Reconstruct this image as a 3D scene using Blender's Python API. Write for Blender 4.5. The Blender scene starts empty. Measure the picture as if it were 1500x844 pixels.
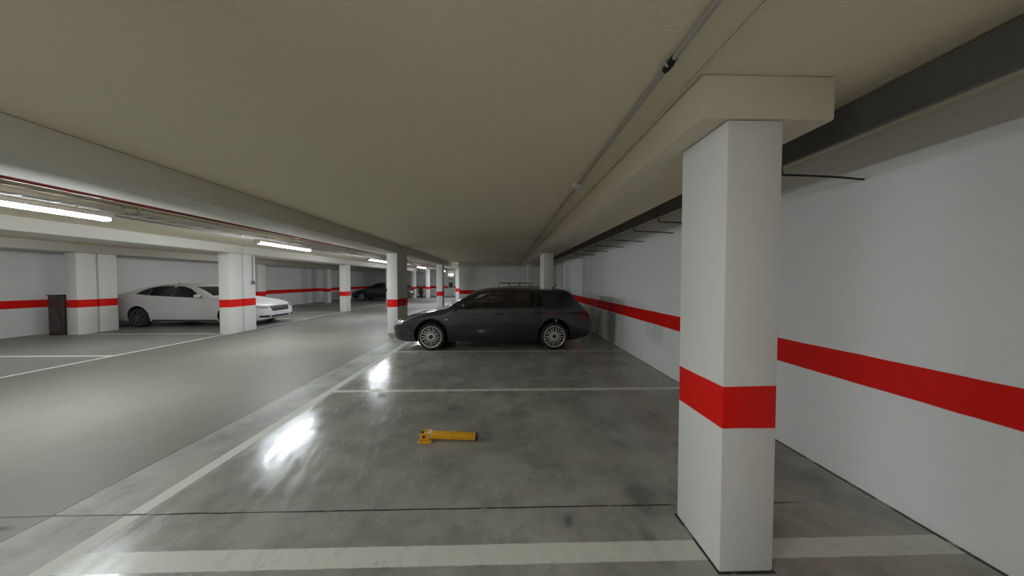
import bpy, bmesh, math, random
from mathutils import Vector, Matrix
random.seed(7)
PI = math.pi
scene = bpy.context.scene
COL = scene.collection

# ------------------------------------------------------------------ node helper
class S:
    """a socket with arithmetic"""
    def __init__(s, g, k): s.g, s.k = g, k
    def __add__(s, o): return s.g.m('ADD', s, o)
    def __radd__(s, o): return s.g.m('ADD', o, s)
    def __sub__(s, o): return s.g.m('SUBTRACT', s, o)
    def __rsub__(s, o): return s.g.m('SUBTRACT', o, s)
    def __mul__(s, o): return s.g.m('MULTIPLY', s, o)
    def __rmul__(s, o): return s.g.m('MULTIPLY', o, s)

class Mat:
    def __init__(g, name):
        g.mat = bpy.data.materials.new(name); g.mat.use_nodes = True
        g.t = g.mat.node_tree; g.n = g.t.nodes; g.l = g.t.links
        g.bsdf = g.n['Principled BSDF']; g._p = None
    def put(g, sock, v):
        if isinstance(v, S): g.l.new(v.k, sock)
        else:
            if isinstance(v, (tuple, list)) and len(v) == 3 and sock.type == 'RGBA': v = (*v, 1)
            sock.default_value = v
    def m(g, op, a, b=0.0, c=None, clamp=False):
        n = g.n.new('ShaderNodeMath'); n.operation = op; n.use_clamp = clamp
        g.put(n.inputs[0], a); g.put(n.inputs[1], b)
        if c is not None: g.put(n.inputs[2], c)
        return S(g, n.outputs[0])
    def pos(g):
        if g._p is None:
            q = g.n.new('ShaderNodeNewGeometry'); g.posvec = S(g, q.outputs['Position'])
            s = g.n.new('ShaderNodeSeparateXYZ'); g.l.new(q.outputs['Position'], s.inputs[0])
            g._p = [S(g, s.outputs[i]) for i in range(3)]
        return g._p
    def vec(g, x, y, z):
        n = g.n.new('ShaderNodeCombineXYZ')
        for i, v in enumerate((x, y, z)): g.put(n.inputs[i], v)
        return S(g, n.outputs[0])
    def noise(g, scale, detail=3, rough=.5, v=None):
        g.pos(); n = g.n.new('ShaderNodeTexNoise')
        g.put(n.inputs['Vector'], v or g.posvec)
        n.inputs['Scale'].default_value = scale; n.inputs['Detail'].default_value = detail
        n.inputs['Roughness'].default_value = rough
        return S(g, n.outputs[0])
    def step(g, v, e0, e1):                              # 0 below e0, 1 above e1
        n = g.n.new('ShaderNodeMapRange'); n.clamp = True
        g.put(n.inputs[0], v); g.put(n.inputs[1], e0); g.put(n.inputs[2], e1)
        return S(g, n.outputs[0])
    def band(g, v, a, b, w=.003):
        return g.step(v, a - w, a + w) * (1.0 - g.step(v, b - w, b + w))
    def mix(g, f, a, b):
        n = g.n.new('ShaderNodeMix'); n.data_type = 'RGBA'
        g.put(n.inputs[0], f); g.put(n.inputs[6], a); g.put(n.inputs[7], b)
        return S(g, n.outputs[2])
    def col(g, v): g.put(g.bsdf.inputs['Base Color'], v); return g
    def set(g, **k):
        for a, b in k.items(): g.put(g.bsdf.inputs[a.replace('_', ' ')], b)
        return g
    def bump(g, h, strength=.2, dist=.01):
        n = g.n.new('ShaderNodeBump'); n.inputs['Strength'].default_value = strength
        n.inputs['Distance'].default_value = dist; g.put(n.inputs['Height'], h)
        g.l.new(n.outputs[0], g.bsdf.inputs['Normal']); return g

def simple(name, c, rough=.5, metal=0., var=.08, scale=9, bump=0., **k):
    g = Mat(name); n = g.noise(scale, 4)
    lo = tuple(x * (1 - var) for x in c); hi = tuple(min(1, x * (1 + var)) for x in c)
    g.col(g.mix(n, lo, hi)); g.set(Roughness=rough, Metallic=metal, **k)
    if bump: g.bump(g.noise(scale * 30, 3), bump, .004)
    return g.mat

RED = (.74, .009, .004)
STRIPE = (.80, 1.03)
def paint(name, base, stripe=True, dirt=.25, soot_shade=(), rough=.55, bump=.25):
    g = Mat(name); x, y, z = g.pos()
    n1 = g.noise(.9, 4); n2 = g.noise(14, 4, .6)
    c = g.mix(n1, tuple(b * .93 for b in base), tuple(min(1, b * 1.05) for b in base))
    # scuffs and splashes with shapes of their own
    sc = g.step(g.noise(5.5, 6, .7), .66, .72) * g.step(n2, .45, .6)
    low = 1.0 - g.step(z, .25, .75)
    c = g.mix(sc * low * dirt * 2.2, c, (.16, .15, .13))
    if stripe:
        wob = (g.noise(3, 2) - .5) * .012
        c = g.mix(g.band(z + wob, *STRIPE), c, g.mix(n2, tuple(b * .9 for b in RED), tuple(b * 1.1 for b in RED)))
    for (y0, y1, z0, z1, a) in soot_shade:                     # exhaust dirt, plus the parked car's shade painted into the wall colour
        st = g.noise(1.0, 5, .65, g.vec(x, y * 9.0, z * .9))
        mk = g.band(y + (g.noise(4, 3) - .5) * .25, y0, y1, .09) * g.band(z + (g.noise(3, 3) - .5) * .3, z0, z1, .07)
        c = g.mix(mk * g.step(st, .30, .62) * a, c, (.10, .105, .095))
    g.col(c); g.set(Roughness=rough); g.put(g.bsdf.inputs['Specular IOR Level'], .22)
    g.bump(g.noise(60, 4) + n2 * .8, bump, .004)
    return g.mat

M = {}
M['wall_right'] = paint('wall_right_paint', (.82, .83, .82), soot_shade=[(6.95, 7.5, 0.02, .78, .75), (8.4, 10.2, .0, .75, .7), (6.5, 7.6, .9, 1.22, .3), (4.9, 5.5, .5, .78, .3), (12.2, 12.7, 0, 2.2, .35)])
M['wall'] = paint('wall_paint', (.74, .755, .745))
M['column'] = paint('column_paint', (.71, .71, .68), dirt=.4)
M['beam'] = paint('beam_plaster', (.67, .655, .595), stripe=False, dirt=0, rough=.8, bump=.4)

M['beam_beige'] = paint('beige_beam_plaster', (.70, .635, .515), stripe=False, dirt=0, rough=.8, bump=.4)

def ceiling_mat():
    g = Mat('ceiling_plaster'); x, y, z = g.pos()
    n1 = g.noise(.55, 5, .6); n2 = g.noise(45, 4)
    c = g.mix(n1, (.79, .715, .56), (.86, .785, .625))
    jt = g.band(y, 9.13, 9.155, .003)
    g.col(g.mix(jt, c, (.12, .11, .1))); g.set(Roughness=.85)
    g.bump(n2 + g.noise(9, 3) * .7, .35, .006)
    return g.mat
M['ceiling'] = ceiling_mat()

def floor_mat():
    g = Mat('polished_concrete'); x, y, z = g.pos()
    n1 = g.noise(.45, 6, .62); n2 = g.noise(2.3, 6, .65); n3 = g.noise(26, 4, .6)
    st = g.noise(1.0, 5, .6, g.vec(x * .35, y * 1.6, z))
    bay = g.mix(g.step(n1, .32, .68), (.25, .25, .216), (.40, .395, .342))
    bay = g.mix(g.step(n2, .42, .66) * .8, bay, (.175, .176, .158))
    lane = g.mix(g.step(n1, .3, .7), (.152, .146, .120), (.200, .193, .160))
    lane = g.mix(g.step(st, .50, .80) * .35, lane, (.155, .150, .130))
    far = g.mix(g.step(n1, .3, .7), (.16, .16, .148), (.22, .218, .20))
    left = g.mix(g.step(n1, .3, .7), (.185, .19, .18), (.25, .25, .237))
    inlane = g.band(x, -8.3, -3.08, .004)
    isnear = 1.0 - g.step(y, 9.14, 9.16)
    c = g.mix(g.step(x, -8.31, -8.3), left, bay)
    c = g.mix(inlane, c, g.mix(isnear, far, lane))
    c = g.mix((n3 - .5) * .25, c, (.5, .5, .47))
    # tyre marks, oil spots
    for (cx, cy, rx, ry, a) in ((.42, 1.86, .05, .07, .55), (-3.26, 1.885, .13, .028, .95), (-1.05, 4.3, .10, .07, .35), (1.0, 2.05, .12, .22, .5), (.2, 2.9, .5, .5, .18), (-.6, 3.3, .7, .5, .2), (.9, 1.7, .07, .22, .45)):
        dx = (x - cx) * (1 / rx) + (g.noise(7, 4) - .5) * 1.4; dy = (y - cy) * (1 / ry) + (g.noise(6, 4) - .5) * 1.2
        r = g.m('SQRT', dx * dx + dy * dy)
        c = g.mix((1.0 - g.step(r, .35, 1.05)) * a, c, (.045, .045, .042))
    # painted lines, a little worn
    wear = (1.0 - g.step(g.noise(9, 6, .7), .60, .72) * .55)
    ed = (g.noise(18, 3) - .5) * .012
    mask = None
    R = [(-2.585, -2.475, -8.5, 13.8), (-8.36, -8.26, -8.5, 29.5)]
    R += [(-2.53, 2.72, a, b) for a, b in ((-.88, -.76), (1.574, 1.70), (4.115, 4.205), (6.40, 6.49), (8.86, 8.95), (11.3, 11.4), (13.7, 13.8))]
    R += [(-13.8, -8.3, a, a + .1) for a in (-1., 1.4, 3.8, 6.2, 8.75, 12.2, 14.6, 17.0, 19.4, 21.8, 24.2)]
    for (x0, x1, y0, y1) in R:
        q = g.band(x + ed, x0, x1) * g.band(y + ed, y0, y1)
        mask = q if mask is None else g.m('MAXIMUM', mask, q)
    c = g.mix(mask * wear * .9, c, (.60, .615, .54))
    # saw cuts and the slab joint
    wob = (g.noise(2.5, 4) - .5) * .02
    j = g.m('MAXIMUM', g.band(x + wob, -3.086, -3.076, .002), g.band(y + wob, 1.972, 1.984, .002) * (1.0 - g.step(x, 2.0, 2.2)))
    j = g.m('MAXIMUM', j, g.band(y, 9.13, 9.155, .003))
    j = g.m('MAXIMUM', j, g.band(x + wob, 1.158, 1.482, .004) * g.band(y + wob, 1.488, 1.902, .004))
    j = g.m('MAXIMUM', j, g.band(x, 2.700, 2.74, .004))
    c = g.mix(j * g.step(g.noise(6, 3), .3, .45), c, (.035, .035, .035))
    g.col(c)
    inbay = g.step(x, -2.5, -2.4)
    scr = g.step(g.noise(1.0, 5, .65, g.vec(x * 11.0 + y * 3.0, y * 3.2 - x * 1.5, z)), .42, .62)
    r = .46 - inbay * .33 + inbay * scr * .15 + (n2 - .5) * .08 + (g.noise(1.1, 2) - .5) * .20
    g.set(Roughness=g.m('MAXIMUM', r + mask * .12, .10)); g.put(g.bsdf.inputs['Specular IOR Level'], .18 + inbay * .10)
    g.bump(g.noise(3.2, 4) * .5 + g.noise(1.0, 4, .6, g.vec(x * 16.0 + y * 5.0, y * 4.0, z)) * .45 + g.noise(22, 3) * .10 - j * .6, .07, .010)
    return g.mat
M['floor'] = floor_mat()

M['steel_dark'] = simple('dark_grey_steel', (.125, .127, .118), .5, .2, .15, 5)
M['rod'] = simple('dark_rod_metal', (.03, .03, .03), .5, .6)
M['conduit'] = simple('grey_conduit', (.42, .40, .36), .45, .1)
M['pvc_white'] = simple('white_plastic', (.75, .74, .70), .45)
M['galv'] = simple('galvanised_tray', (.62, .62, .60), .35, .5, .12, 22)
M['red_pipe'] = simple('red_pipe_paint', (.20, .022, .018), .45)
M['grey_pipe'] = simple('grey_pipe', (.22, .22, .22), .5)
M['fixture'] = simple('white_enamel', (.80, .82, .82), .35)
M['brown_box'] = simple('dark_brown_sheet', (.045, .036, .032), .45, .1, .2, 6)
M['yellow'] = simple('yellow_enamel', (.72, .36, .012), .42, 0, .15, 30)
M['black'] = simple('black_plastic', (.018, .018, .018), .5)
M['rubber'] = simple('tyre_rubber', (.016, .016, .016), .75, 0, .15, 40, .3)
M['alloy'] = simple('alloy_metal', (.72, .70, .66), .30, .35)
M['alloy_dull'] = simple('dull_alloy', (.26, .26, .26), .4, .7)
M['disc'] = simple('brake_metal', (.10, .10, .10), .45, .7)
M['chrome'] = simple('chrome', (.80, .80, .80), .12, 1., .03)
M['interior'] = simple('dark_cabin_lining', (.022, .023, .025), .8)
M['seat'] = simple('dark_seat_cloth', (.035, .036, .04), .85, 0, .2, 60)
M['plate'] = simple('number_plate_white', (.62, .63, .64), .4)
M['lamp_red'] = simple('red_lamp_plastic', (.13, .014, .009), .18, 0, .15, 30)
M['grille'] = simple('black_grille', (.012, .012, .013), .4)
M['door_white'] = simple('pale_door_paint', (.62, .63, .66), .5)
M['leather'] = simple('black_vinyl', (.02, .02, .022), .45)

def carpaint(name, c, metal=.25, rough=.32, coat=.8):
    g = Mat(name); n = g.noise(300, 2)
    g.col(g.mix(n, tuple(x * .9 for x in c), tuple(min(1, x * 1.12) for x in c)))
    g.set(Roughness=rough, Metallic=metal); g.put(g.bsdf.inputs['Coat Weight'], coat); g.put(g.bsdf.inputs['Coat Roughness'], .05)
    return g.mat
M['paint_dark'] = carpaint('dark_slate_car_paint', (.011, .014, .018), .1)
M['paint_white'] = carpaint('white_car_paint', (.64, .64, .65), 0., .45, .2)
M['paint_red'] = carpaint('dark_red_car_paint', (.075, .008, .010), .1)
M['paint_green'] = carpaint('dark_green_car_paint', (.010, .030, .028), .1)

def glass(name, tint, refl=(1, 1, 1)):
    m = bpy.data.materials.new(name); m.use_nodes = True; t = m.node_tree; t.nodes.clear()
    o = t.nodes.new('ShaderNodeOutputMaterial'); mx = t.nodes.new('ShaderNodeMixShader')
    tr = t.nodes.new('ShaderNodeBsdfTransparent'); tr.inputs[0].default_value = (*tint, 1)
    gl = t.nodes.new('ShaderNodeBsdfGlossy'); gl.inputs[0].default_value = (*refl, 1); gl.inputs['Roughness'].default_value = .03
    fr = t.nodes.new('ShaderNodeFresnel'); fr.inputs[0].default_value = 1.5
    t.links.new(fr.outputs[0], mx.inputs[0]); t.links.new(tr.outputs[0], mx.inputs[1]); t.links.new(gl.outputs[0], mx.inputs[2])
    t.links.new(mx.outputs[0], o.inputs[0]); return m
M['glass'] = glass('tinted_car_glass', (.86, .93, .91))
M['glass_dark'] = glass('dark_privacy_glass', (.10, .11, .12))
M['lens'] = simple('clear_lamp_lens', (.55, .58, .60), .10, .6, .2, 50)

def emit(name, c, s):
    m = bpy.data.materials.new(name); m.use_nodes = True; t = m.node_tree; t.nodes.clear()
    o = t.nodes.new('ShaderNodeOutputMaterial'); e = t.nodes.new('ShaderNodeEmission')
    e.inputs[0].default_value = (*c, 1); e.inputs[1].default_value = s
    t.links.new(e.outputs[0], o.inputs[0]); return m
TUBE = 84.0
M['tube'] = emit('fluorescent_glow', (.92, .985, 1.05), TUBE)
M['fill_glow'] = emit('added_fill_glow', (.96, .985, 1.0), 33.0)  # glow of the added fill lamps only
M['bulkhead'] = emit('bulkhead_glow', (.95, 1.0, 1.0), 9.0)

# ------------------------------------------------------------------ mesh helpers
def tag(o, label=None, cat=None, group=None, kind=None):
    if label: o['label'] = label
    if cat: o['category'] = cat
    if group: o['group'] = group
    if kind: o['kind'] = kind
    return o
def empty(name, loc=(0, 0, 0), rz=0):
    o = bpy.data.objects.new(name, None); COL.objects.link(o); o.location = loc; o.rotation_euler = (0, 0, rz)
    o.empty_display_size = .1; return o
def obj(name, bm, mats, parent=None, smooth=None, loc=None):
    bmesh.ops.recalc_face_normals(bm, faces=bm.faces[:])
    me = bpy.data.meshes.new(name); bm.to_mesh(me); bm.free()
    for m in (mats if isinstance(mats, (list, tuple)) else [mats]): me.materials.append(m)
    if smooth is not None:
        me.shade_smooth()
        try: me.set_sharp_from_angle(angle=math.radians(smooth))
        except Exception: pass
    o = bpy.data.objects.new(name, me); COL.objects.link(o)
    if parent: o.parent = parent
    if loc: o.location = loc
    return o
def box(bm, x0, x1, y0, y1, z0, z1, bev=0., seg=1, mi=0):
    b = bmesh.new()
    r = bmesh.ops.create_cube(b, size=1)
    for v in b.verts: v.co = Vector(((x0 + x1) / 2 + v.co.x * (x1 - x0), (y0 + y1) / 2 + v.co.y * (y1 - y0), (z0 + z1) / 2 + v.co.z * (z1 - z0)))
    if bev: bmesh.ops.bevel(b, geom=b.edges[:], offset=bev, segments=seg, affect='EDGES', profile=.5)
    for f in b.faces: f.material_index = mi
    merge(bm, b); return bm
def merge(bm, b, mat=None):
    me = bpy.data.meshes.new('t'); 
    if mat is not None: b.transform(mat)
    b.to_mesh(me); b.free(); bm.from_mesh(me); bpy.data.meshes.remove(me)
def tube(bm, pts, r, seg=10, cap=True):
    """a round bar through points"""
    pts = [Vector(p) for p in pts]; rings = []
    for i, p in enumerate(pts):
        d = (pts[min(i + 1, len(pts) - 1)] - pts[max(i - 1, 0)]).normalized()
        a = Vector((0, 0, 1)) if abs(d.z) < .9 else Vector((1, 0, 0))
        u = d.cross(a).normalized(); v = d.cross(u)
        rr = r[i] if isinstance(r, (list, tuple)) else r
        rings.append([bm.verts.new(p + (u * math.cos(2 * PI * k / seg) + v * math.sin(2 * PI * k / seg)) * rr) for k in range(seg)])
    for a, b in zip(rings, rings[1:]):
        for k in range(seg): bm.faces.new((a[k], a[(k + 1) % seg], b[(k + 1) % seg], b[k]))
    if cap: bm.faces.new(rings[0]); bm.faces.new(rings[-1][::-1])
    return bm
def lathe(bm, prof, seg=32, axis='y', c=(0, 0, 0)):
    """revolve (radius, offset) pairs about an axis through c; the profile is closed"""
    rings = []
    for (r, o) in prof:
        ring = []
        for k in range(seg):
            a = 2 * PI * k / seg; ca, sa = r * math.cos(a), r * math.sin(a)
            p = (ca, o, sa) if axis == 'y' else ((o, ca, sa) if axis == 'x' else (ca, sa, o))
            ring.append(bm.verts.new((p[0] + c[0], p[1] + c[1], p[2] + c[2])))
        rings.append(ring)
    n = len(rings)
    for i in range(n - 1):
        a, b = rings[i], rings[i + 1]
        for k in range(seg): bm.faces.new((a[k], a[(k + 1) % seg], b[(k + 1) % seg], b[k]))
    for ring in (rings[0], rings[-1]):
        if (ring[0].co - ring[seg // 2].co).length > 1e-4: bm.faces.new(ring)
    return bm
def bbox(*a, **k): return box(bmesh.new(), *a, **k)

# ------------------------------------------------------------------ the room
HC, HB = 2.68, 2.43                                      # slab and beam soffits
YB, YE, YR = -9., 30., 17.                               # wall behind, far end wall, end wall of the right bay
XL, XR = -13.85, 2.73
def struct(name, bm, mat, smooth=None, label=None):
    o = obj(name, bm, mat, None, smooth); o['kind'] = 'structure'
    if label: o['label'] = label
    return o
struct('floor', bbox(XL - .2, XR + .2, YB - .2, YE + .2, -.15, 0), M['floor'], label='polished grey concrete floor with white parking lines')
struct('ceiling', bbox(XL - .2, XR + .2, YB - .2, YE + .2, HC, HC + .2), M['ceiling'], label='low beige plastered ceiling slab')
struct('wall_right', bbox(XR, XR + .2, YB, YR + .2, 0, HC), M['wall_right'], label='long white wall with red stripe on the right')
struct('wall_left', bbox(XL - .2, XL, YB, YE, 0, HC), M['wall'], label='white wall with red stripe behind the left bays')
struct('wall_back', bbox(XL - .2, XR + .2, YB - .2, YB, 0, HC), M['wall'], label='white wall behind the camera')
struct('wall_end', bbox(XL - .2, -2.6, YE, YE + .2, 0, HC), M['wall'], label='far end wall of the driving lane')
struct('wall_bay', bbox(-2.72, XR, YR, YR + .2, 0, HC), M['wall'], label='grey white wall with red stripe behind the dark hatchback')
struct('wall_side', bbox(-2.72, -2.55, YR + .2, YE, 0, HC), M['wall'], label='white wall bordering the far end of the lane')

def beam(name, x0, x1, y0, y1, label, z0=HB, mat='beam'):
    b = bmesh.new(); n = max(2, int((y1 - y0) / .5))
    box(b, x0, x1, y0, y1, z0, HC - .001, .014, 2)
    return struct(name, b, M[mat], 40, label)
beam('beam_right', 1.03, 1.75, 1.50, YR - .02, 'plastered beam starting above the front column', 2.45, 'beam_beige')
beam('beam_middle', -3.97, -3.22, YB + .02, 9.13, 'plastered beam between the right bays and the lane')
beam('beam_middle_far', -3.97, -3.22, 9.155, YE - .02, 'plastered beam beyond the slab joint beside the lane')
beam('beam_left', -8.92, -8.15, YB + .02, 9.13, 'plastered beam above the left lane edge')
beam('beam_left_far', -8.92, -8.15, 9.155, YE - .02, 'plastered beam beyond the slab joint on the left of the lane')
beam('beam_outer', -13.15, -12.45, YB + .02, YE - .02, 'plastered beam near the left wall')
beam('beam_cross', -2.70, XR - .01, YR - .42, YR - .05, 'plastered cross beam at the end wall of the right bay')
struct('trim_joint', tube(bmesh.new(), [(1.008, 1.0, HC - .004), (1.008, 8, HC - .004), (1.008, 16.5, HC - .004)], .007, 6), M['beam_beige'], label='thin plaster bead along the right beam')

# doors of the far end
d1 = bmesh.new(); box(d1, -5.95, -5.35, YE - .05, YE - .004, .005, 2.02, .006)
d1 = struct('door_1', d1, M['door_white'], label='pale door with dark glazing at the far end of the lane')
b = bmesh.new(); box(b, -5.86, -5.44, YE - .058, YE - .049, .85, 1.40, .004); obj('door_glass', b, M['grille'], d1)
b = bmesh.new(); box(b, -5.88, -5.42, YE - .058, YE - .049, 1.62, 1.88, .004); obj('door_vent', b, M['alloy_dull'], d1)
b = bmesh.new(); tube(b, [(-5.42, YE - .05, 1.05), (-5.42, YE - .11, 1.05), (-5.53, YE - .11, 1.05)], .012, 8); obj('door_handle', b, M['black'], d1)

# ------------------------------------------------------------------ columns
def column(x0, x1, y0, y1, top, label, group=None):
    cx, cy = (x0 + x1) / 2, (y0 + y1) / 2
    b = bmesh.new(); box(b, x0 - cx, x1 - cx, y0 - cy, y1 - cy, 0.0005, top - .006, .010, 2)
    o = obj('column', b, M['column'], None, 40, (cx, cy, 0))
    return tag(o, label, 'column', group, 'thing')
front_col = column(1.17, 1.47, 1.50, 1.89, 2.45, 'large white concrete column with red band in the foreground beside the right wall')
A, B_ = (8.70, 9.12), (9.165, 9.585)
column(1.17, 1.47, *A, 2.45, 'white column rising just behind the rear roof of the dark hatchback')
column(1.17, 1.47, *B_, 2.45, 'white twin column directly behind the column at the dark hatchback rear')
column(1.17, 1.47, 14.9, 15.32, 2.45, 'pale column farther back, left of the one behind the dark hatchback')
column(-3.55, -3.24, *A, HB, 'white column with red band right at the nose of the dark hatchback')
column(-3.55, -3.24, *B_, HB, 'twin column in shade behind the column at the dark hatchback nose')
column(-3.55, -3.24, 14.9, 15.35, HB, 'white red-banded column showing above the bonnet of the dark hatchback')
column(-3.55, -3.24, 20.6, 21.0, HB, 'far white column beside the end wall, above the dark windscreen')
column(-8.49, -8.17, *A, HB, 'white red-banded column hiding the middle of the white saloon')
column(-8.49, -8.17, *B_, HB, 'white column with switch, twin behind the one before the white saloon')
column(-8.49, -8.17, 14.9, 15.35, HB, 'slender bright column alone in mid lane beyond the white saloon')
column(-8.49, -8.17, 20.6, 21.0, HB, 'far lane column mostly behind the column at the hatchback nose')
column(-8.49, -8.17, 26.2, 26.6, HB, 'thin bright column at the far lane end, left of the scooter')
column(-7.22, -6.92, 26.2, 26.6, HC, 'thin bright column at the far lane end, right of the scooter')
column(-12.87, -12.55, *A, HB, 'white red-banded column beside the dark brown cabinet')
column(-12.87, -12.55, *B_, HB, 'white red-banded twin column at the tail of the white saloon')
column(-12.87, -12.55, 14.9, 15.35, HB, 'pale column near the left wall just beyond the white saloon nose')
column(-12.87, -12.55, 20.6, 21.0, HB, 'small pale column deep in the left bays near the dark green car')

# ------------------------------------------------------------------ steel channel and rods along the right wall
b = bmesh.new(); box(b, 2.08, 2.14, -1.2, YR - .5, 2.475, HC - .012, .004)
box(b, 2.066, 2.10, -1.2, YR - .5, 2.457, 2.475, .003)
for yy in (3.9, 8.3, 12.7): box(b, 2.066, 2.081, yy - .012, yy + .012, 2.476, HC - .01)
tag(obj('steel_beam', b, M['steel_dark']), 'long dark grey steel beam under the ceiling beside the right wall', 'beam', None, 'thing')
rods = [(2.14, 'thin dark rod to the wall just right of the foreground column'), (3.88, 'nearest dark rod seen left of the foreground column, from steel beam to wall'),
        (4.62, 'second dark rod left of the foreground column under the steel beam'), (5.65, 'third dark rod left of the foreground column under the steel beam'),
        (6.6, 'fourth dark rod left of the foreground column under the steel beam'), (7.6, 'fifth dark rod left of the foreground column under the steel beam'),
        (8.7, 'sixth dark rod left of the foreground column under the steel beam'), (9.9, 'farthest dark rod under the steel beam near the far column')]
for yy, lab in rods:
    b = bmesh.new(); tube(b, [(2.088, yy, 2.456), (2.088, yy, 2.41), (2.105, yy, 2.398), (2.3, yy, 2.394), (2.55, yy, 2.384), (2.70, yy, 2.371), (2.729, yy, 2.371)], .008, 8)
    tag(obj('hanger_rod', b, M['rod'], None, 50), lab, 'rod', 'dark rods between the steel beam and the right wall')

# ------------------------------------------------------------------ ceiling conduit of the right bay
cond = empty('ceiling_conduit', (.81, 3.2, HC)); tag(cond, 'grey conduit running along the ceiling left of the right beam', 'conduit')
b = bmesh.new(); tube(b, [(0, -4.4, -.016), (0, -1.9, -.016), (0, 0, -.016), (0, 6, -.016), (0, 13.3, -.016)], .0125, 10); obj('pipe', b, M['conduit'], cond, 50)
for dy in (-3.3, -1.78, .9, 2.6, 4.4, 6.2):
    b = bmesh.new(); tube(b, [(-.024, dy, -.001), (-.017, dy, -.022), (0, dy, -.033), (.017, dy, -.022), (.024, dy, -.001)], .006, 6); obj('clamp', b, M['conduit'], cond, 50)
b = bmesh.new(); tube(b, [(0, -1.82, -.016), (0, -1.74, -.016)], .0165, 10); box(b, -.010, .010, -1.80, -1.755, -.038, -.01, .004); obj('coupling', b, M['rod'], cond, 50)
jb = empty('junction_box', (.795, 3.2, HC)); tag(jb, 'small white junction box on the ceiling conduit', 'junction box')
b = bmesh.new(); box(b, -.055, .04, -.045, .045, -.05, -.034, .004); obj('lid', b, M['pvc_white'], jb, 40)
b = bmesh.new(); box(b, -.05, .035, -.04, .04, -.036, -.001, .006); obj('mounting_box', b, M['pvc_white'], jb, 40)

# ------------------------------------------------------------------ services over the lane
rp = bmesh.new(); tube(rp, [(-4.86, YB + .05, 2.605), (-4.86, 5, 2.605), (-4.86, 15, 2.605), (-4.86, YE - .05, 2.605)], .022, 10)
rp = tag(obj('sprinkler_pipe', rp, M['red_pipe'], None, 50), 'thin dark red pipe running under the lane ceiling', 'pipe')
for yy in [y * 2.5 - 6 for y in range(14)]:
    b = bmesh.new(); tube(b, [(-4.86, yy, 2.63), (-4.86, yy, HC - .001)], .006, 6); obj('hanger', b, M['grey_pipe'], rp)
for x, z, lab in ((-5.82, 2.635, 'dark conduit under the lane ceiling beside the cable tray'), (-6.25, 2.635, 'dark conduit under the lane ceiling farthest from the red pipe')):
    b = bmesh.new(); tube(b, [(x, YB + .05, z), (x, 5, z), (x, 15, z), (x, YE - .05, z)], .018, 10)
    o = tag(obj('conduit_pipe', b, M['grey_pipe'], None, 50), lab, 'conduit', 'conduits over the lane')
    for yy in [y * 2.0 - 7 for y in range(18)]:
        c = bmesh.new(); box(c, x - .026, x + .026, yy - .012, yy + .012, z + .006, HC - .002, .003); obj('hanger', c, M['galv'], o)
b = bmesh.new()                                          # perforated tray: two lips and rungs
box(b, -5.64, -5.632, YB + .05, YE - .05, 2.57, 2.62); box(b, -5.448, -5.44, YB + .05, YE - .05, 2.57, 2.62)
for yy in range(0, 128): box(b, -5.632, -5.448, -8.8 + yy * .3, -8.8 + yy * .3 + .20, 2.57, 2.576)
tr = tag(obj('cable_tray', b, M['galv']), 'pale perforated cable tray running along the lane above the strip lights', 'cable tray')
for yy in [y * 3.1 - 8 for y in range(12)]:
    c = bmesh.new(); box(c, -5.66, -5.645, yy, yy + .03, 2.565, HC - .002); box(c, -5.435, -5.42, yy, yy + .03, 2.565, HC - .002); box(c, -5.66, -5.42, yy, yy + .03, 2.552, 2.567); obj('bracket', c, M['galv'], tr)

LX = -5.42; LZ = 2.42
def strip_light(y0, y1, label, group='fluorescent strip lights over the lane', glow='tube'):
    L = y1 - y0
    r = empty('strip_light', (LX, (y0 + y1) / 2, LZ)); tag(r, label, 'strip light', group)
    b = bmesh.new(); box(b, -.068, .068, -L / 2, L / 2, .028, .080, .006, 2); obj('housing', b, M['fixture'], r, 40)
    b = bmesh.new(); prof = [(-.058, .029), (-.054, .004), (-.026, -.012), (.026, -.012), (.054, .004), (.058, .029)]; l2 = L / 2 - .043
    A = [b.verts.new((x, -l2, z)) for x, z in prof]; C = [b.verts.new((x, l2, z)) for x, z in prof]
    for k in range(5): b.faces.new((A[k], A[k + 1], C[k + 1], C[k]))
    obj('diffuser', b, M[glow], r)
    for s in (-1, 1):
        b = bmesh.new(); box(b, -.068, .068, s * (L / 2 - .022) - .022, s * (L / 2 - .022) + .022, -.016, .03, .005); obj('end_cap', b, M['fixture'], r, 40)
        b = bmesh.new(); tube(b, [(0, s * L * .32, .08), (0, s * L * .32, (.149 if LX == -5.42 else 2.679 - LZ))], .006, 6); obj('hanger', b, M['galv'], r)
LZ = 2.545  # unseen lamps added behind the left beam to brighten the left bays
for yy, lab in ((1.5, 'added fill strip light of the left bays before the dark brown cabinet'), (6.6, 'added fill strip light of the left bays above the front of the cabinet bay'), (12.6, 'added fill strip light of the left bays beyond the white saloon')):
    LX = -9.8; strip_light(yy - .8, yy + .8, lab, 'added fill strip lights of the left bays', 'fill_glow')
LX = -5.42; LZ = 2.42
strip_light(-7.5, -5.9, 'white fluorescent strip light over the lane behind the camera')
def bay_fill_light(x, y, label):  # out-of-view lamps added to fill the right wall and column fronts
    global LX
    LX = x; strip_light(y - .8, y + .8, label, 'added fill strip lights of the bays behind the camera', 'fill_glow'); LX = -5.42
bay_fill_light(-1.2, -.45, 'added fill strip light on the bay ceiling behind the camera')
bay_fill_light(-.9, -5.5, 'added fill strip light on the bay ceiling by the back wall')
strip_light(-2.6, -1.0, 'white fluorescent strip light over the lane beside the camera')
strip_light(2.42, 4.09, 'nearest lit fluorescent strip light, cut by the left edge of the photo')
strip_light(6.39, 8.10, 'lit fluorescent strip light above the white saloon front')
strip_light(11.5, 13.15, 'lit fluorescent strip light just left of the column at the hatchback nose')
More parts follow.
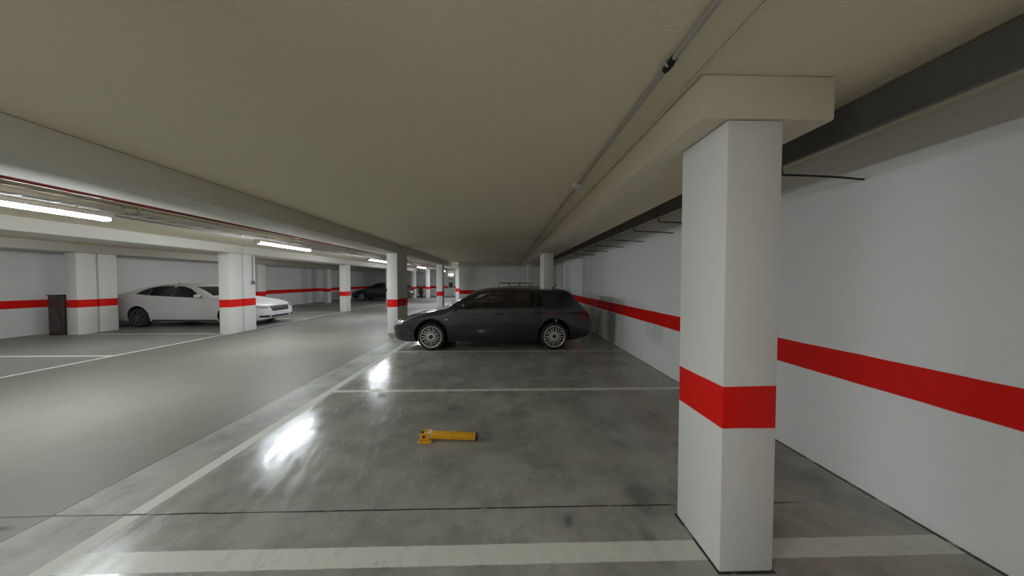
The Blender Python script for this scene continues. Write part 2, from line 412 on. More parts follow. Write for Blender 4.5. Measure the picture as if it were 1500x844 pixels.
strip_light(17.7, 19.6, 'distant lit fluorescent strip light just right of the column at the hatchback nose')
strip_light(24.2, 25.8, 'farthest lit fluorescent strip light at the end of the lane')
bl = empty('bulkhead_light', (-5.62, YE, 2.20)); tag(bl, 'small lit bulkhead lamp above the pale end door', 'lamp')
b = bmesh.new(); box(b, -.27, .27, -.05, -.002, -.07, .07, .01); obj('mounting_plate', b, M['fixture'], bl, 40)
b = bmesh.new(); box(b, -.24, .24, -.085, -.05, -.05, .05, .012, 2); obj('diffuser', b, M['bulkhead'], bl, 40)

# switch with its conduit on the twin column
sw = empty('light_switch', (-8.17, 9.47, 1.53)); tag(sw, 'small grey switch box with conduit on the lane column before the white saloon', 'switch')
b = bmesh.new(); box(b, .0005, .05, -.045, .045, -.06, .06, .006); obj('housing', b, M['grey_pipe'], sw, 40)
b = bmesh.new(); tube(b, [(.018, 0, .06), (.018, 0, .88)], .011, 8); obj('conduit', b, M['grey_pipe'], sw, 50)
b = bmesh.new(); box(b, .05, .058, -.022, .022, -.03, .03, .003); obj('rocker', b, M['black'], sw, 40)
# conduit on the right wall
wc = bmesh.new(); tube(wc, [(2.712, 13.7, .9), (2.712, 13.7, 1.8), (2.712, 13.7, 2.66)], .014, 8)
tag(obj('wall_conduit', wc, M['grey_pipe'], None, 50), 'thin grey conduit climbing the far right wall beyond the dark hatchback', 'conduit')
# dark cabinet beside the left column
cb = empty('utility_cabinet', (-13.09, 8.76, 0)); tag(cb, 'tall narrow dark brown cabinet against the red-striped wall at left', 'cabinet')
b = bmesh.new(); box(b, -.20, .18, -.12, .22, .0005, 1.15, .008, 2); obj('body', b, M['brown_box'], cb, 40)
b = bmesh.new(); box(b, -.18, .16, -.135, -.119, .06, 1.11, .005); d = obj('door', b, M['brown_box'], cb, 40)
b = bmesh.new(); box(b, .11, .135, -.155, -.134, .55, .68, .005); obj('handle', b, M['black'], d, 40)
b = bmesh.new(); box(b, -.215, .195, -.14, .225, 1.15, 1.18, .006); obj('lid', b, M['black'], cb, 40)

# ------------------------------------------------------------------ folded parking barrier
pb = empty('parking_barrier', (-.795, 2.87, 0), math.radians(-3)); tag(pb, 'yellow folding parking barrier lying flat on the empty bay', 'parking barrier')
b = bmesh.new(); box(b, -.065, .075, -.085, .085, .0005, .010, .002); obj('base_plate', b, M['yellow'], pb, 40)
for sx in (-.045, .055):
    for sy in (-.065, .065):
        b = bmesh.new(); tube(b, [(sx, sy, .009), (sx, sy, .022)], .011, 6); obj('anchor_bolt', b, M['chrome'], pb)
b = bmesh.new()
for sy in (-.042, .036):
    b = bmesh.new(); box(b, -.05, .045, sy, sy + .006, .009, .080, .003); obj('hinge_bracket', b, M['yellow'], pb, 40)
b = bmesh.new(); tube(b, [(-.012, -.058, .050), (-.012, .056, .050)], .011, 10); obj('hinge_pin', b, M['black'], pb, 50)
b = bmesh.new(); box(b, -.058, -.018, -.020, .018, .034, .072, .004); lk = obj('lock_housing', b, M['black'], pb, 40)
b = bmesh.new(); tube(b, [(-.060, -.001, .053), (-.075, -.001, .053)], .010, 10); obj('lock_cylinder', b, M['chrome'], lk, 50)
b = bmesh.new(); box(b, -.016, .50, -.033, .033, .022, .080, .006, 2)
for v in b.verts:
    t = max(0, v.co.x) / .5; v.co.z = v.co.z - t * .016 if v.co.z > .05 else v.co.z - t * .012
pm = obj('post', b, M['yellow'], pb, 40)
b = bmesh.new(); box(b, .498, .514, -.035, .035, .007, .067, .004); obj('end_cap', b, M['black'], pm, 40)
b = bmesh.new(); box(b, .03, .055, -.0335, .0335, .020, .0805, .001); obj('reflector_band', b, M['pvc_white'], pm, 40)

# ------------------------------------------------------------------ cars
def curve(pts):
    """monotone cubic through (x, y) points"""
    xs = [p[0] for p in pts]; ys = [p[1] for p in pts]; n = len(xs)
    d = [(ys[i + 1] - ys[i]) / (xs[i + 1] - xs[i]) for i in range(n - 1)]
    m = [d[0]] + [0 if d[i - 1] * d[i] <= 0 else 2 * d[i - 1] * d[i] / (d[i - 1] + d[i]) for i in range(1, n - 1)] + [d[-1]]
    def f(x):
        if x <= xs[0]: return ys[0]
        if x >= xs[-1]: return ys[-1]
        i = 0
        while x > xs[i + 1]: i += 1
        h = xs[i + 1] - xs[i]; t = (x - xs[i]) / h
        return ((2 * t**3 - 3 * t**2 + 1) * ys[i] + (t**3 - 2 * t**2 + t) * h * m[i] + (-2 * t**3 + 3 * t**2) * ys[i + 1] + (t**3 - t**2) * h * m[i + 1])
    return f

class Car:
    def __init__(c, sp):
        c.sp = sp; c.L = sp['L']
        c.zt = curve(sp['top']); c.zb = curve(sp['bottom']); c.w = curve(sp['width']); c.belt = curve(sp['belt'])
        c.tum = sp.get('tumble', .40)
    def half(c, x, n_low=9):
        """half section: from the underside centre round to the top centre"""
        zb, zt, w = c.zb(x), c.zt(x), c.w(x)
        zs = min(c.belt(x), zt - .16 * (zt - zb)); h = zt - zs
        P = [(0, zb), (w * .5, zb), (w * .86, zb)]
        for i in range(n_low):
            t = i / (n_low - 1); z = zb + .012 + (zs - zb - .012) * t
            P.append((w * (1 - .075 * (1 - t)**4 - .028 * t**3), z))
        a = P[-1][0]; tm = c.tum
        for i in range(1, 5):
            t = i / 4 * .80; P.append((a - tm * h * t - .012 * min(1, h / .1) * (1 if i else 0), zs + h * t))
        A = P[-1]; Bc = (max(.05, A[0] - tm * h * .20 - .01), zt - .028 * min(1, h / .3) - .004); D = (max(.03, Bc[0] - .24), zt - .010)
        for i in range(1, 6):
            t = i / 5; P.append(tuple((1 - t)**2 * A[k] + 2 * t * (1 - t) * Bc[k] + t * t * D[k] for k in (0, 1)))
        P += [(D[0] * .66, zt - .005), (D[0] * .33, zt - .0015), (0, zt)]
        return P
    def side(c, x, z):
        P = c.half(x)[2:]; best = 0
        for (y0, z0), (y1, z1) in zip(P, P[1:]):
            if z0 <= z <= z1 and z1 > z0: best = max(best, y0 + (y1 - y0) * (z - z0) / (z1 - z0))
        return best
    def inside(c, x, y, z):
        if x < 0 or x > c.L: return False
        P = c.half(x)
        if not (c.zb(x) <= z <= c.zt(x)): return False
        return abs(y) <= c.side(x, z)
    def front(c, y, z, lo=0, hi=None):
        x = lo; hi = hi or c.L * .5
        while x < hi and not c.inside(x, y, z): x += .02
        a, b = max(lo, x - .02), x
        for _ in range(9):
            m = (a + b) / 2
            if c.inside(m, y, z): b = m
            else: a = m
        return b
    def rear(c, y, z):
        x = c.L
        while x > c.L * .5 and not c.inside(x, y, z): x -= .02
        a, b = x, min(c.L, x + .02)
        for _ in range(9):
            m = (a + b) / 2
            if c.inside(m, y, z): a = m
            else: b = m
        return a
    # a patch of skin: a polygon in the side, front or rear view laid on the body and given thickness
    def patch(c, poly, view, off=.004, th=.006, s=1, step=.06):
        b = bmesh.new()
        vs = [b.verts.new((p[0], p[1], 0)) for p in poly]; b.faces.new(vs)
        for ax in (0, 1):
            lo = min(p[ax] for p in poly); hi = max(p[ax] for p in poly); k = int((hi - lo) / step)
            for i in range(1, k + 1):
                co = [0, 0, 0]; co[ax] = lo + (hi - lo) * i / (k + 1); no = [0, 0, 0]; no[ax] = 1
                bmesh.ops.bisect_plane(b, geom=b.verts[:] + b.edges[:] + b.faces[:], plane_co=co, plane_no=no)
        bmesh.ops.triangulate(b, faces=b.faces[:])
        front = {}
        for v in b.verts:
            p, q = v.co.x, v.co.y
            if view == 'side': front[v] = (Vector((p, s * c.side(p, q), q)), Vector((0, s, 0)))
            elif view == 'front': front[v] = (Vector((c.front(p, q), p, q)), Vector((-1, 0, 0)))
            else: front[v] = (Vector((c.rear(p, q), p, q)), Vector((1, 0, 0)))
        faces = b.faces[:]; back = {}
        for v in list(front):
            co, n = front[v]; v.co = co + n * off; back[v] = b.verts.new(co + n * (off - th))
        bd = [e for e in b.edges if len(e.link_faces) == 1]
        for f in faces: b.faces.new([back[v] for v in reversed(f.verts)])
        for e in bd: b.faces.new((e.verts[0], e.verts[1], back[e.verts[1]], back[e.verts[0]]))
        return b

def prism(poly, view, lo, hi, mi=1):
    b = bmesh.new()
    def P(p, t): return (p[0], t, p[1]) if view == 'side' else (t, p[0], p[1])
    A = [b.verts.new(P(p, lo)) for p in poly]; C = [b.verts.new(P(p, hi)) for p in poly]; n = len(poly)
    b.faces.new(A); b.faces.new(C[::-1])
    for i in range(n): b.faces.new((A[i], A[(i + 1) % n], C[(i + 1) % n], C[i]))
    for f in b.faces: f.material_index = mi
    return b
def boolean(o, cutters):
    tmp = []
    for b in cutters:
        bmesh.ops.recalc_face_normals(b, faces=b.faces[:])
        me = bpy.data.meshes.new('cut'); b.to_mesh(me); b.free()
        for m in o.data.materials: me.materials.append(m)
        k = bpy.data.objects.new('cut', me); COL.objects.link(k); k.parent = o.parent; tmp.append(k)
        md = o.modifiers.new('b', 'BOOLEAN'); md.operation = 'DIFFERENCE'; md.solver = 'EXACT'; md.object = k
    bpy.context.view_layer.update(); dg = bpy.context.evaluated_depsgraph_get(); dg.update()
    me = bpy.data.meshes.new_from_object(o.evaluated_get(dg))
    o.modifiers.clear(); old = o.data; nm = old.name; o.data = me; bpy.data.meshes.remove(old); me.name = nm
    for k in tmp:
        d = k.data; bpy.data.objects.remove(k); bpy.data.meshes.remove(d)

def offset_poly(poly, d):
    cx = sum(p[0] for p in poly) / len(poly); cy = sum(p[1] for p in poly) / len(poly)
    out = []
    for p in poly:
        v = Vector((p[0] - cx, p[1] - cy)); l = v.length; out.append((cx + v.x * (l + d) / l, cy + v.y * (l + d) / l))
    return out

def wheel(root, x, s, w, R, rr, spokes, rim_mat, twin):
    """tyre on side s (+1 / -1), rim inside it"""
    yo = s * (w - .015)                                   # outer face
    t = .205
    prof = [(rr - .012, 0), (rr + .012, -.004), (rr + .05, -.0), (R - .03, .006), (R - .008, .022), (R, .045), (R, t - .045), (R - .008, t - .022), (R - .03, t - .006), (rr, t)]
    b = bmesh.new(); lathe(b, [(r, -s * o) for r, o in prof], 40)
    tire = obj('wheel', b, M['rubber'], root, 50, (x, yo, R))
    b = bmesh.new()
    lathe(b, [(rr - .040, -s * .026), (rr - .020, -s * .002), (rr + .006, s * .004), (rr + .010, -s * .006), (rr - .004, -s * .03), (rr - .004, -s * .15), (rr - .030, -s * .15)], 40)
    lathe(b, [(.020, s * .0), (.055, -s * .004), (.066, -s * .018), (.066, -s * .05), (.02, -s * .05)], 24)
    for k in range(spokes):
        a0 = 2 * PI * k / spokes + .2
        for dx in ((-1, 1) if twin else (0,)):
            q = bmesh.new(); box(q, .045, rr - .018, -.012, .012, -.011 if twin else -.013, .011 if twin else .013, .004)
            for v in q.verts:
                f = (v.co.x - .05) / (rr - .06)
                v.co.z = v.co.z * (1.0 if twin else 1.7 - .5 * f) + dx * (.010 + .024 * f)
                v.co.y = v.co.y - s * (.010 + .010 * math.sin(f * PI))
            merge(b, q, Matrix.Rotation(a0, 4, 'Y'))
    rim = obj('rim', b, rim_mat, tire, 40)
    b = bmesh.new(); lathe(b, [(.0005, s * .006), (.022, s * .004), (.026, -s * .006), (.0005, -s * .006)], 20); obj('hub_cap', b, M['grille'] if rim_mat is M['alloy'] else M['alloy_dull'], tire, 40)
    b = bmesh.new(); lathe(b, [(.0005, -s * .075), (rr - .06, -s * .075), (rr - .06, -s * .095), (.0005, -s * .095)], 28); obj('brake_disc', b, M['disc'], tire, 40)
    b = bmesh.new(); lathe(b, [(.0005, -s * .13), (rr - .006, -s * .13), (rr - .006, -s * .15), (.0005, -s * .15)], 28); obj('wheel_back', b, M['grille'], tire, 40)

def build_car(name, sp, paint_m, loc, rz, label):
    c = Car(sp); L = c.L
    root = empty(name, loc, rz); tag(root, label, 'car')
    # stations
    xs = sorted(set([round(L * i / 100, 4) for i in range(101)] + [p[0] for p in sp['top']] + [p[0] for p in sp['width']] + [.01, .02, .04, .06, L - .01, L - .02, L - .04]))
    b = bmesh.new(); rings = []
    for x in xs:
        H = c.half(x); ring = [(y, z) for y, z in H] + [(-y, z) for y, z in reversed(H[1:-1])]
        rings.append([b.verts.new((x, y, z)) for y, z in ring])
    for A, C in zip(rings, rings[1:]):
        n = len(A)
        for k in range(n): b.faces.new((A[k], A[(k + 1) % n], C[(k + 1) % n], C[k]))
    b.faces.new(rings[0]); b.faces.new(rings[-1][::-1])
    body = obj('body', b, [paint_m, M['interior']], root)
    cut = []
    # cabin hollow
    x0, x1 = sp['cabin']; q = bmesh.new(); R = []
    for i in range(41):
        x = x0 + (x1 - x0) * i / 40; H = c.half(x); top = [p for p in H if p[1] > min(c.belt(x), c.zt(x) - .16 * (c.zt(x) - c.zb(x))) - .001]
        zt = c.zt(x) - .045; base = .40
        prof = [(0, base), (c.w(x) - .11, base)] + [(max(.02, y - .05), max(base + .05, min(z - .01, zt))) for y, z in H[9:12]] + [(max(.02, y - .05) if y > .05 else y, max(base + .06, z - .045)) for y, z in H[12:]]
        ring = prof + [(-y, z) for y, z in reversed(prof[1:-1])]
        R.append([q.verts.new((x, y, z)) for y, z in ring])
    for A, C in zip(R, R[1:]):
        n = len(A)
        for k in range(n): q.faces.new((A[k], A[(k + 1) % n], C[(k + 1) % n], C[k]))
    q.faces.new(R[0]); q.faces.new(R[-1][::-1])
    for f in q.faces: f.material_index = 1
    cut.append(q)
    for nm, poly, gm in sp['side_windows']: cut.append(prism(poly, 'side', -1.3, 1.3))
    cut.append(prism(sp['windshield'], 'front', -.3, (x0 + x1) / 2))
    cut.append(prism(sp['rear_window'], 'front', (x0 + x1) / 2, L + .3))
    Rw, ra = sp['R'], sp['ra']
    for wx in sp['wheels']:
        for s in (-1, 1):
            q = bmesh.new(); w = c.w(wx); lathe(q, [(ra, s * (w - .27)), (ra, s * (w + .25))], 44, 'y', (wx, 0, Rw + sp.get('arch_up', .015)))
            for f in q.faces: f.material_index = 1
            cut.append(q)
    boolean(body, cut)
    body.data.shade_smooth(); body.data.set_sharp_from_angle(angle=math.radians(32))
    # glazing
    for s in (-1, 1):
        for nm, poly, gm in sp['side_windows']:
            obj(nm, c.patch(poly, 'side', -.006, .004, s), M[gm], root, 40)
    obj('windshield', c.patch(offset_poly(sp['windshield'], .01), 'front', -.012, .005), M['glass'], root, 40)
    obj('rear_window', c.patch(offset_poly(sp['rear_window'], .01), 'rear', -.012, .005), M['glass_dark'], root, 40)
    # black surround between and round the side windows, doors, mouldings
    for s in (-1, 1):
        for nm, poly in sp.get('pillars', ()): obj(nm, c.patch(poly, 'side', .002, .004, s), M['grille'], root, 40)
        for nm, poly, hx, hz in sp.get('doors', ()):
            d = obj(nm, c.patch(poly, 'side', .0035, .006, s, .08), paint_m, root, 30)
            yy = s * (c.side(hx, hz) + .018)
            q = bmesh.new(); tube(q, [(hx - .085, yy - s * .018, hz - .004), (hx - .07, yy + s * .004, hz), (hx, yy + s * .012, hz + .004), (hx + .07, yy + s * .004, hz + .004), (hx + .085, yy - s * .018, hz)], .013, 8); obj('door_handle', q, sp.get('handle', paint_m), d, 50)
        for nm, poly, mm, off in sp.get('trim', ()): obj(nm, c.patch(poly, 'side', off, off + .004, s), M[mm], root, 40)
        # wheel arch lips
        for wx in sp['wheels']:
            pts = []; rl = ra + .008
            for i in range(25):
                a = PI * (i / 24) * 1.06 - .03 * PI
                px, pz = wx - rl * math.cos(a), Rw + sp.get('arch_up', .015) + rl * math.sin(a)
                if pz < c.zb(px) + .02: continue
                pts.append((px, s * (c.side(px, pz) + .001), pz))
            if len(pts) > 3: q = bmesh.new(); tube(q, pts, .013, 6); obj('wheel_arch', q, paint_m, root, 50)
        # mirror
        mx, mz = sp['mirror']; my = c.side(mx, mz)
        q = bmesh.new(); bmesh.ops.create_icosphere(q, subdivisions=3, radius=1)
        for v in q.verts:
            v.co = Vector((v.co.x * .075 * (1 if v.co.x < 0 else .5), v.co.y * .095, v.co.z * .070)); v.co += Vector((mx, s * (my + .115), mz + .045))
        tube(q, [(mx + .01, s * (my - .01), mz), (mx, s * (my + .06), mz + .02)], .02, 8); obj('mirror', q, sp.get('mirror_mat', paint_m), root, 50)
        for nm, view, poly, mm, off in sp['lamps']:
            pp = [(p[0] * s, p[1]) for p in poly] if view != 'side' else poly
            obj(nm, c.patch(pp, view, off, .012, s, .04), M[mm], root, 30)
        for wx in sp['wheels']: wheel(root, wx, s, c.w(wx), Rw, sp['rr'], sp['spokes'], M[sp['rim']], sp['twin'])
    for nm, view, poly, mm, off in sp['front']: obj(nm, c.patch(poly, view, off, .015, 1, .05), M[mm], root, 30)
    # undertray, so that daylight does not pass below the sills
    q = bmesh.new(); box(q, sp['wheels'][0] - .5, sp['wheels'][1] + .5, -c.w(L / 2) + .28, c.w(L / 2) - .28, .17, .24, .02); obj('underbody', q, M['grille'], root, 40)
    # seats
    for (sx, sy, wid) in sp['seats']:
        q = bmesh.new(); box(q, sx - .27, sx + .25, sy - wid, sy + wid, .41, .58, .05, 3)
        k = bmesh.new(); box(k, -.06, .06, -wid, wid, 0, .60, .05, 3); merge(q, k, Matrix.Translation((sx + .24, sy, .52)) @ Matrix.Rotation(.28, 4, 'Y'))
        for hy in ((0,) if wid < .4 else (-.38, .38)):
            k = bmesh.new(); box(k, -.04, .04, -.13, .13, 0, .17, .035, 3); merge(q, k, Matrix.Translation((sx + .42, sy + hy, 1.11)) @ Matrix.Rotation(.1, 4, 'Y'))
        obj('seat', q, M['seat'], root, 40)
    q = bmesh.new(); sw_ = sp['seats'][0]
    ring = [(.0, .18 * math.cos(2 * PI * k / 24), .18 * math.sin(2 * PI * k / 24)) for k in range(25)]; tube(q, ring, .014, 8, False)
    tube(q, [(0, -.17, 0), (0, .17, 0)], .014, 6); tube(q, [(0, 0, 0), (-.25, 0, 0)], .03, 8)
    q.transform(Matrix.Translation((sw_[0] - .42, .36, .92)) @ Matrix.Rotation(.45, 4, 'Y')); obj('steering_wheel', q, M['black'], root, 50)
    q = bmesh.new(); ax, az = sp['antenna']; tube(q, [(ax, 0, az - .01), (ax + .03, 0, az + .035), (ax + .09, 0, az + .05)] if sp.get('fin') else [(ax, 0, az - .01), (ax + .02, 0, az + .03), (ax + .10, 0, az + .09)], [.018, .012, .004], 8); obj('antenna', q, M['black'], root, 50)
    if sp.get('rails'):
        ra0, ra1, rz_ = sp['rails']
        for s in (-1, 1):
            yy = s * .46
            q = bmesh.new(); tube(q, [(ra0, yy, c.zt(ra0) - .03), (ra0 + .05, yy, rz_), (ra1 - .05, yy, rz_), (ra1, yy, c.zt(ra1) - .03)], .016, 8)
            for t in (.33, .66): xx = ra0 + (ra1 - ra0) * t; tube(q, [(xx, yy, c.zt(xx) - .03), (xx, yy, rz_)], .016, 6)
            obj('roof_rail', q, M['black'], root, 50)
    return root, c

HATCH = dict(L=4.70,
    top=[(0, .56), (.03, .635), (.09, .675), (.22, .72), (.62, .83), (1.06, .925), (1.27, .975), (1.50, 1.12), (1.76, 1.272), (1.98, 1.372), (2.22, 1.415), (2.66, 1.437), (3.2, 1.425), (3.75, 1.40), (4.10, 1.375), (4.18, 1.345), (4.24, 1.285), (4.37, 1.12), (4.49, .96), (4.58, .87), (4.655, .74), (4.70, .58)],
    bottom=[(0, .40), (.04, .29), (.12, .22), (.4, .185), (1.4, .185), (3.3, .19), (4.2, .21), (4.5, .27), (4.65, .34), (4.70, .42)],
    width=[(0, .50), (.03, .60), (.10, .69), (.25, .78), (.5, .845), (.95, .872), (2.3, .878), (3.77, .872), (4.2, .84), (4.5, .77), (4.62, .70), (4.68, .62), (4.70, .55)],
    belt=[(0, .5), (.2, .63), (1.0, .84), (1.4, .93), (2.5, .965), (3.6, .985), (4.2, .97), (4.7, .8)],
    cabin=(1.55, 4.16), wheels=(.95, 3.77), R=.315, ra=.386, arch_up=.022, rr=.236, spokes=9, twin=True, rim='alloy',
    side_windows=[('front_door_window', [(1.60, .975), (2.58, .985), (2.58, 1.335), (2.26, 1.325), (2.04, 1.265)], 'glass'),
                  ('rear_door_window', [(2.74, .985), (3.30, .995), (3.34, 1.32), (2.74, 1.335)], 'glass'),
                  ('quarter_window', [(3.365, 1.0), (3.53, 1.015), (3.47, 1.22), (3.39, 1.31)], 'glass_dark')],
    windshield=[(-.66, 1.025), (.66, 1.025), (.56, 1.33), (-.56, 1.33)],
    rear_window=[(-.58, 1.0), (.58, 1.0), (.50, 1.255), (-.50, 1.255)],
    pillars=[('window_pillar', [(2.585, .985), (2.735, .985), (2.735, 1.335), (2.585, 1.335)])],
    doors=[('front_door', [(1.56, .33), (2.655, .26), (2.655, .955), (1.56, .935)], 2.50, .845),
           ('rear_door', [(2.675, .26), (3.24, .26), (3.38, .45), (3.46, .60), (3.56, .69), (3.56, .965), (2.675, .955)], 3.40, .855)],
    trim=[('side_moulding', [(1.36, .52), (2.65, .52), (2.65, .575), (1.36, .575)], 'black', .013),
          ('side_moulding', [(2.68, .52), (3.36, .52), (3.38, .575), (2.68, .575)], 'black', .013),
          ('sill', [(1.36, .20), (3.36, .20), (3.36, .25), (1.36, .25)], 'black', .008),
          ('turn_signal', [(1.27, .70), (1.33, .70), (1.33, .725), (1.27, .725)], 'lens', .006)],
    mirror=(1.74, .985), handle=M['black'],
    lamps=[('headlight', 'front', [(.30, .555), (.62, .565), (.775, .60), (.765, .675), (.60, .685), (.30, .640)], 'lens', .006),
           ('fog_light', 'front', [(.42, .30), (.62, .31), (.62, .38), (.42, .37)], 'lens', .004),
           ('tail_light', 'rear', [(.50, .66), (.685, .66), (.70, .90), (.52, .90)], 'lamp_red', .006),
           ('tail_light', 'side', [(4.40, .67), (4.61, .67), (4.58, .84), (4.50, .92), (4.43, .90)], 'lamp_red', .006),
           ('bumper_strip', 'side', [(.30, .47), (.55, .47), (.55, .51), (.30, .51)], 'black', .01)],
    front=[('grille', 'front', [(-.28, .555), (.28, .555), (.28, .635), (-.28, .635)], 'grille', .005),
           ('bumper_strip', 'front', [(-.72, .46), (.72, .46), (.72, .51), (-.72, .51)], 'black', .012),
           ('lower_intake', 'front', [(-.38, .33), (.38, .33), (.38, .42), (-.38, .42)], 'grille', .005),
           ('bumper_strip', 'rear', [(-.62, .47), (.62, .47), (.62, .53), (-.62, .53)], 'black', .012),
           ('number_plate', 'rear', [(-.26, .60), (.26, .60), (.26, .71), (-.26, .71)], 'plate', .008)],
    seats=[(2.40, .36, .25), (2.40, -.36, .25), (3.28, 0, .60)], antenna=(3.86, 1.395))
build_car('hatchback_car', HATCH, M['paint_dark'], (-2.64, 7.39, 0), 0, 'dark slate hatchback car parked side-on in the right bay, nose to the left')

RED_CAR = dict(HATCH)
RED_CAR['top'] = [(x, z * .955 if z > .9 else z) for x, z in HATCH['top']]
def sq(poly): return [(x, z if z < 1.05 else 1.05 + (z - 1.05) * .82) for x, z in poly]
RED_CAR['side_windows'] = [(n, sq(p), g_) for n, p, g_ in HATCH['side_windows']]
RED_CAR['windshield'] = [(x, min(z, 1.27)) for x, z in HATCH['windshield']]; RED_CAR['rear_window'] = [(x, min(z, 1.2)) for x, z in HATCH['rear_window']]
RED_CAR['pillars'] = [(n, sq(p)) for n, p in HATCH['pillars']]
RED_CAR['antenna'] = (3.86, 1.33); RED_CAR['rails'] = (1.95, 3.35, 1.49)
build_car('red_car', RED_CAR, M['paint_red'], (-2.25, 12.45, 0), 0, 'dark red car with black roof rails, mostly hidden behind the dark hatchback')

GREEN = dict(HATCH)
build_car('green_car', GREEN, M['paint_green'], (-12.50, 24.2, 0), 0, 'dark green car parked deep in the left bays behind the lane columns')

SALOON = dict(L=5.28,
    top=[(0, .55), (.03, .64), (.10, .70), (.3, .775), (.8, .88), (1.4, .975), (1.62, 1.02), (1.9, 1.17), (2.2, 1.315), (2.5, 1.42), (2.85, 1.482), (3.2, 1.497), (3.6, 1.475), (4.0, 1.395), (4.4, 1.26), (4.75, 1.15), (5.08, 1.115), (5.17, 1.09), (5.235, .95), (5.27, .75), (5.28, .62)],
    bottom=[(0, .32), (.04, .25), (.15, .20), (.5, .185), (1.5, .185), (4.4, .20), (5.0, .26), (5.2, .33), (5.28, .42)],
    width=[(0, .52), (.03, .62), (.12, .74), (.3, .84), (.6, .90), (1.05, .928), (2.6, .93), (4.1, .925), (4.7, .88), (5.1, .80), (5.22, .70), (5.28, .58)],
    belt=[(0, .5), (.2, .64), (1.2, .86), (1.8, .96), (3.0, 1.03), (4.2, 1.10), (4.9, 1.05), (5.28, .85)],
    cabin=(1.95, 4.45), wheels=(1.05, 4.08), R=.335, ra=.385, rr=.235, spokes=7, twin=False, rim='alloy_dull', tumble=.44,
    side_windows=[('front_door_window', [(1.94, 1.0), (2.93, 1.045), (2.93, 1.405), (2.68, 1.385), (2.42, 1.31)], 'glass'),
                  ('rear_door_window', [(3.02, 1.05), (3.72, 1.095), (3.72, 1.355), (3.40, 1.405), (3.02, 1.415)], 'glass'),
                  ('quarter_window', [(3.77, 1.10), (4.16, 1.135), (4.02, 1.24), (3.77, 1.345)], 'glass_dark')],
    windshield=[(-.70, 1.07), (.70, 1.07), (.58, 1.38), (-.58, 1.38)],
    rear_window=[(-.58, 1.20), (.58, 1.20), (.54, 1.38), (-.54, 1.38)],
    pillars=[('window_pillar', [(2.935, 1.045), (3.015, 1.05), (3.015, 1.415), (2.935, 1.41)]), ('window_pillar', [(3.725, 1.097), (3.768, 1.10), (3.768, 1.345), (3.725, 1.355)])],
    doors=[('front_door', [(1.72, .36), (2.97, .30), (2.97, 1.02), (1.80, .965)], 2.80, .90),
           ('rear_door', [(2.99, .30), (3.58, .30), (3.66, .52), (3.78, .67), (3.98, .74), (4.02, 1.07), (2.99, 1.025)], 3.86, .965)],
    trim=[('sill', [(1.47, .205), (3.66, .21), (3.66, .26), (1.47, .25)], 'black', .006)],
    mirror=(2.02, 1.02),
    lamps=[('headlight', 'front', [(.50, .615), (.70, .60), (.845, .655), (.85, .705), (.70, .715), (.48, .675)], 'lens', .006),
           ('lower_intake', 'front', [(.46, .285), (.74, .30), (.76, .37), (.50, .36)], 'grille', .005),
           ('headlight_rim', 'front', [(.47, .68), (.70, .72), (.85, .71), (.85, .718), (.70, .73), (.47, .69)], 'grille', .008),
           ('tail_light', 'rear', [(.42, .80), (.66, .80), (.66, 1.0), (.42, .98)], 'lamp_red', .006),
           ('tail_light', 'side', [(5.0, .86), (5.19, .82), (5.17, 1.0), (4.98, 1.03)], 'lamp_red', .006)],
    front=[('grille', 'front', [(-.36, .50), (.36, .50), (.43, .63), (.42, .675), (-.42, .675), (-.43, .63)], 'grille', .006),
           ('grille_bar', 'front', [(-.42, .625), (.42, .625), (.42, .650), (-.42, .650)], 'chrome', .014),
           ('emblem', 'front', [(.055 * math.cos(2 * PI * k / 16), .637 + .048 * math.sin(2 * PI * k / 16)) for k in range(16)], 'chrome', .020),
           ('number_plate', 'front', [(-.26, .385), (.26, .385), (.26, .485), (-.26, .485)], 'plate', .010),
           ('lower_grille', 'front', [(-.40, .275), (.40, .275), (.42, .345), (-.42, .345)], 'grille', .005),
           ('number_plate', 'rear', [(-.26, .66), (.26, .66), (.26, .77), (-.26, .77)], 'plate', .008)],
    seats=[(2.75, .38, .26), (2.75, -.38, .26), (3.72, 0, .62)], antenna=(3.62, 1.475), fin=True)
build_car('saloon_car', SALOON, M['paint_white'], (-8.42, 10.93, 0), PI, 'white saloon car parked behind the left columns with its nose towards the lane')

# ------------------------------------------------------------------ scooter at the far end
sc = empty('motor_scooter', (-8.15, 28.0, 0), math.radians(-70)); tag(sc, 'dark red motor scooter parked between the two thin far columns', 'scooter')
for x in (-.60, .60):
    b = bmesh.new(); lathe(b, [(.12, .05), (.19, .055), (.225, .03), (.225, -.03), (.19, -.055), (.12, -.05)], 24, 'y', (x, 0, .225)); w_ = obj('wheel', b, M['rubber'], sc, 50)
    b = bmesh.new(); lathe(b, [(.0005, .03), (.125, .03), (.125, -.03), (.0005, -.03)], 20, 'y', (x, 0, .225)); obj('rim', b, M['alloy'], w_, 40)
b = bmesh.new(); box(b, .02, .78, -.16, .16, .38, .72, .09, 3); obj('rear_fairing', b, M['paint_red'], sc, 50)
b = bmesh.new(); box(b, -.40, .10, -.15, .15, .27, .34, .02, 2); obj('footboard', b, M['black'], sc, 50)
b = bmesh.new(); q = bmesh.new(); box(q, -.05, .05, -.20, .20, 0, .66, .045, 3); merge(b, q, Matrix.Translation((-.40, 0, .30)) @ Matrix.Rotation(.18, 4, 'Y')); obj('leg_shield', b, M['paint_red'], sc, 50)
b = bmesh.new(); box(b, .0, .74, -.15, .15, .70, .80, .04, 3); obj('seat', b, M['leather'], sc, 50)
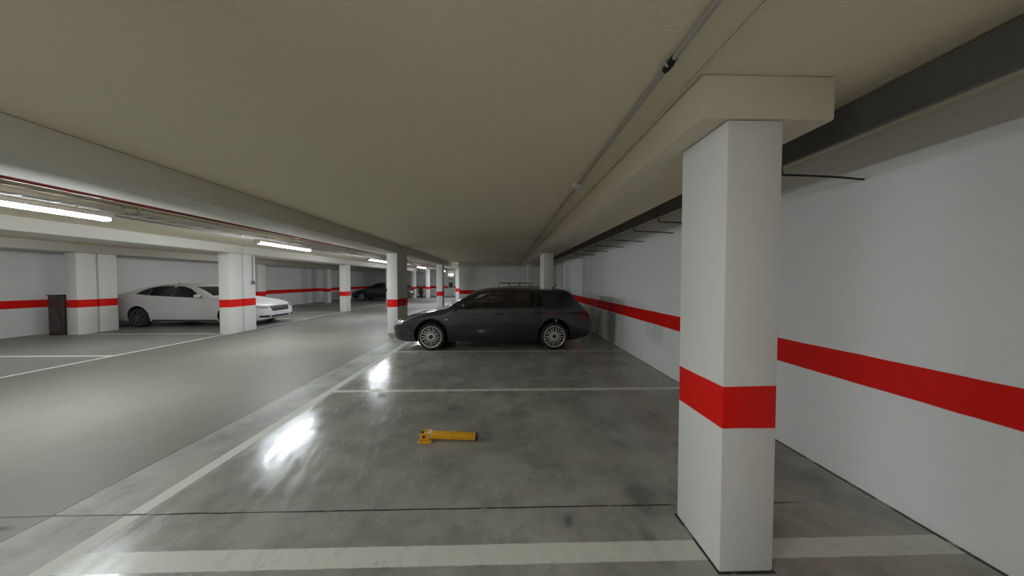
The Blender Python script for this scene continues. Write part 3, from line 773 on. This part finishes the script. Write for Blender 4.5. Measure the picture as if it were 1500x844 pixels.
b = bmesh.new(); box(b, -.78, -.44, -.09, .09, .40, .50, .04, 3); obj('front_mudguard', b, M['paint_red'], sc, 50)
b = bmesh.new(); tube(b, [(-.60, .08, .225), (-.36, .03, .85), (-.30, 0, 1.0)], .022, 8); obj('fork', b, M['alloy'], sc, 50)
b = bmesh.new(); tube(b, [(-.20, -.34, 1.03), (-.30, -.12, 1.0), (-.30, .12, 1.0), (-.20, .34, 1.03)], .018, 8); hb_ = obj('handlebar', b, M['black'], sc, 50)
for s in (-1, 1):
    b = bmesh.new(); tube(b, [(-.26, s * .22, 1.02), (-.28, s * .30, 1.20)], .008, 6); lathe(b, [(.0005, .01), (.055, .01), (.055, -.01), (.0005, -.01)], 16, 'x', (-.28, s * .30, 1.22)); obj('mirror', b, M['black'], hb_, 50)
b = bmesh.new(); bmesh.ops.create_uvsphere(b, u_segments=16, v_segments=10, radius=.09); b.transform(Matrix.Translation((-.40, 0, .95))); obj('headlight', b, M['lens'], sc, 50)

# ------------------------------------------------------------------ world, camera, view
w = bpy.data.worlds.new('World'); scene.world = w; w.use_nodes = True
w.node_tree.nodes['Background'].inputs[0].default_value = (.01, .01, .01, 1); w.node_tree.nodes['Background'].inputs[1].default_value = 0.0
cam = bpy.data.cameras.new('Camera'); co = bpy.data.objects.new('Camera', cam); COL.objects.link(co); scene.camera = co
F = 420.0
cam.sensor_fit = 'HORIZONTAL'; cam.sensor_width = 36; cam.lens = F / 1500 * 36; cam.clip_start = .02; cam.clip_end = 200
co.location = (0, 0, 1.6)
co.rotation_euler = (PI / 2 - math.atan(11 / F), 0, -math.atan(10 / F))
scene.view_settings.view_transform = 'Standard'; scene.view_settings.look = 'None'
scene.view_settings.gamma = 1; scene.view_settings.use_curve_mapping = False
scene.view_settings.exposure = 0.72
scene.cycles.max_bounces = 10; scene.cycles.diffuse_bounces = 7
scene.cycles.caustics_reflective = False; scene.cycles.caustics_refractive = False
scene.cycles.sample_clamp_indirect = 6.0; scene.cycles.blur_glossy = .5
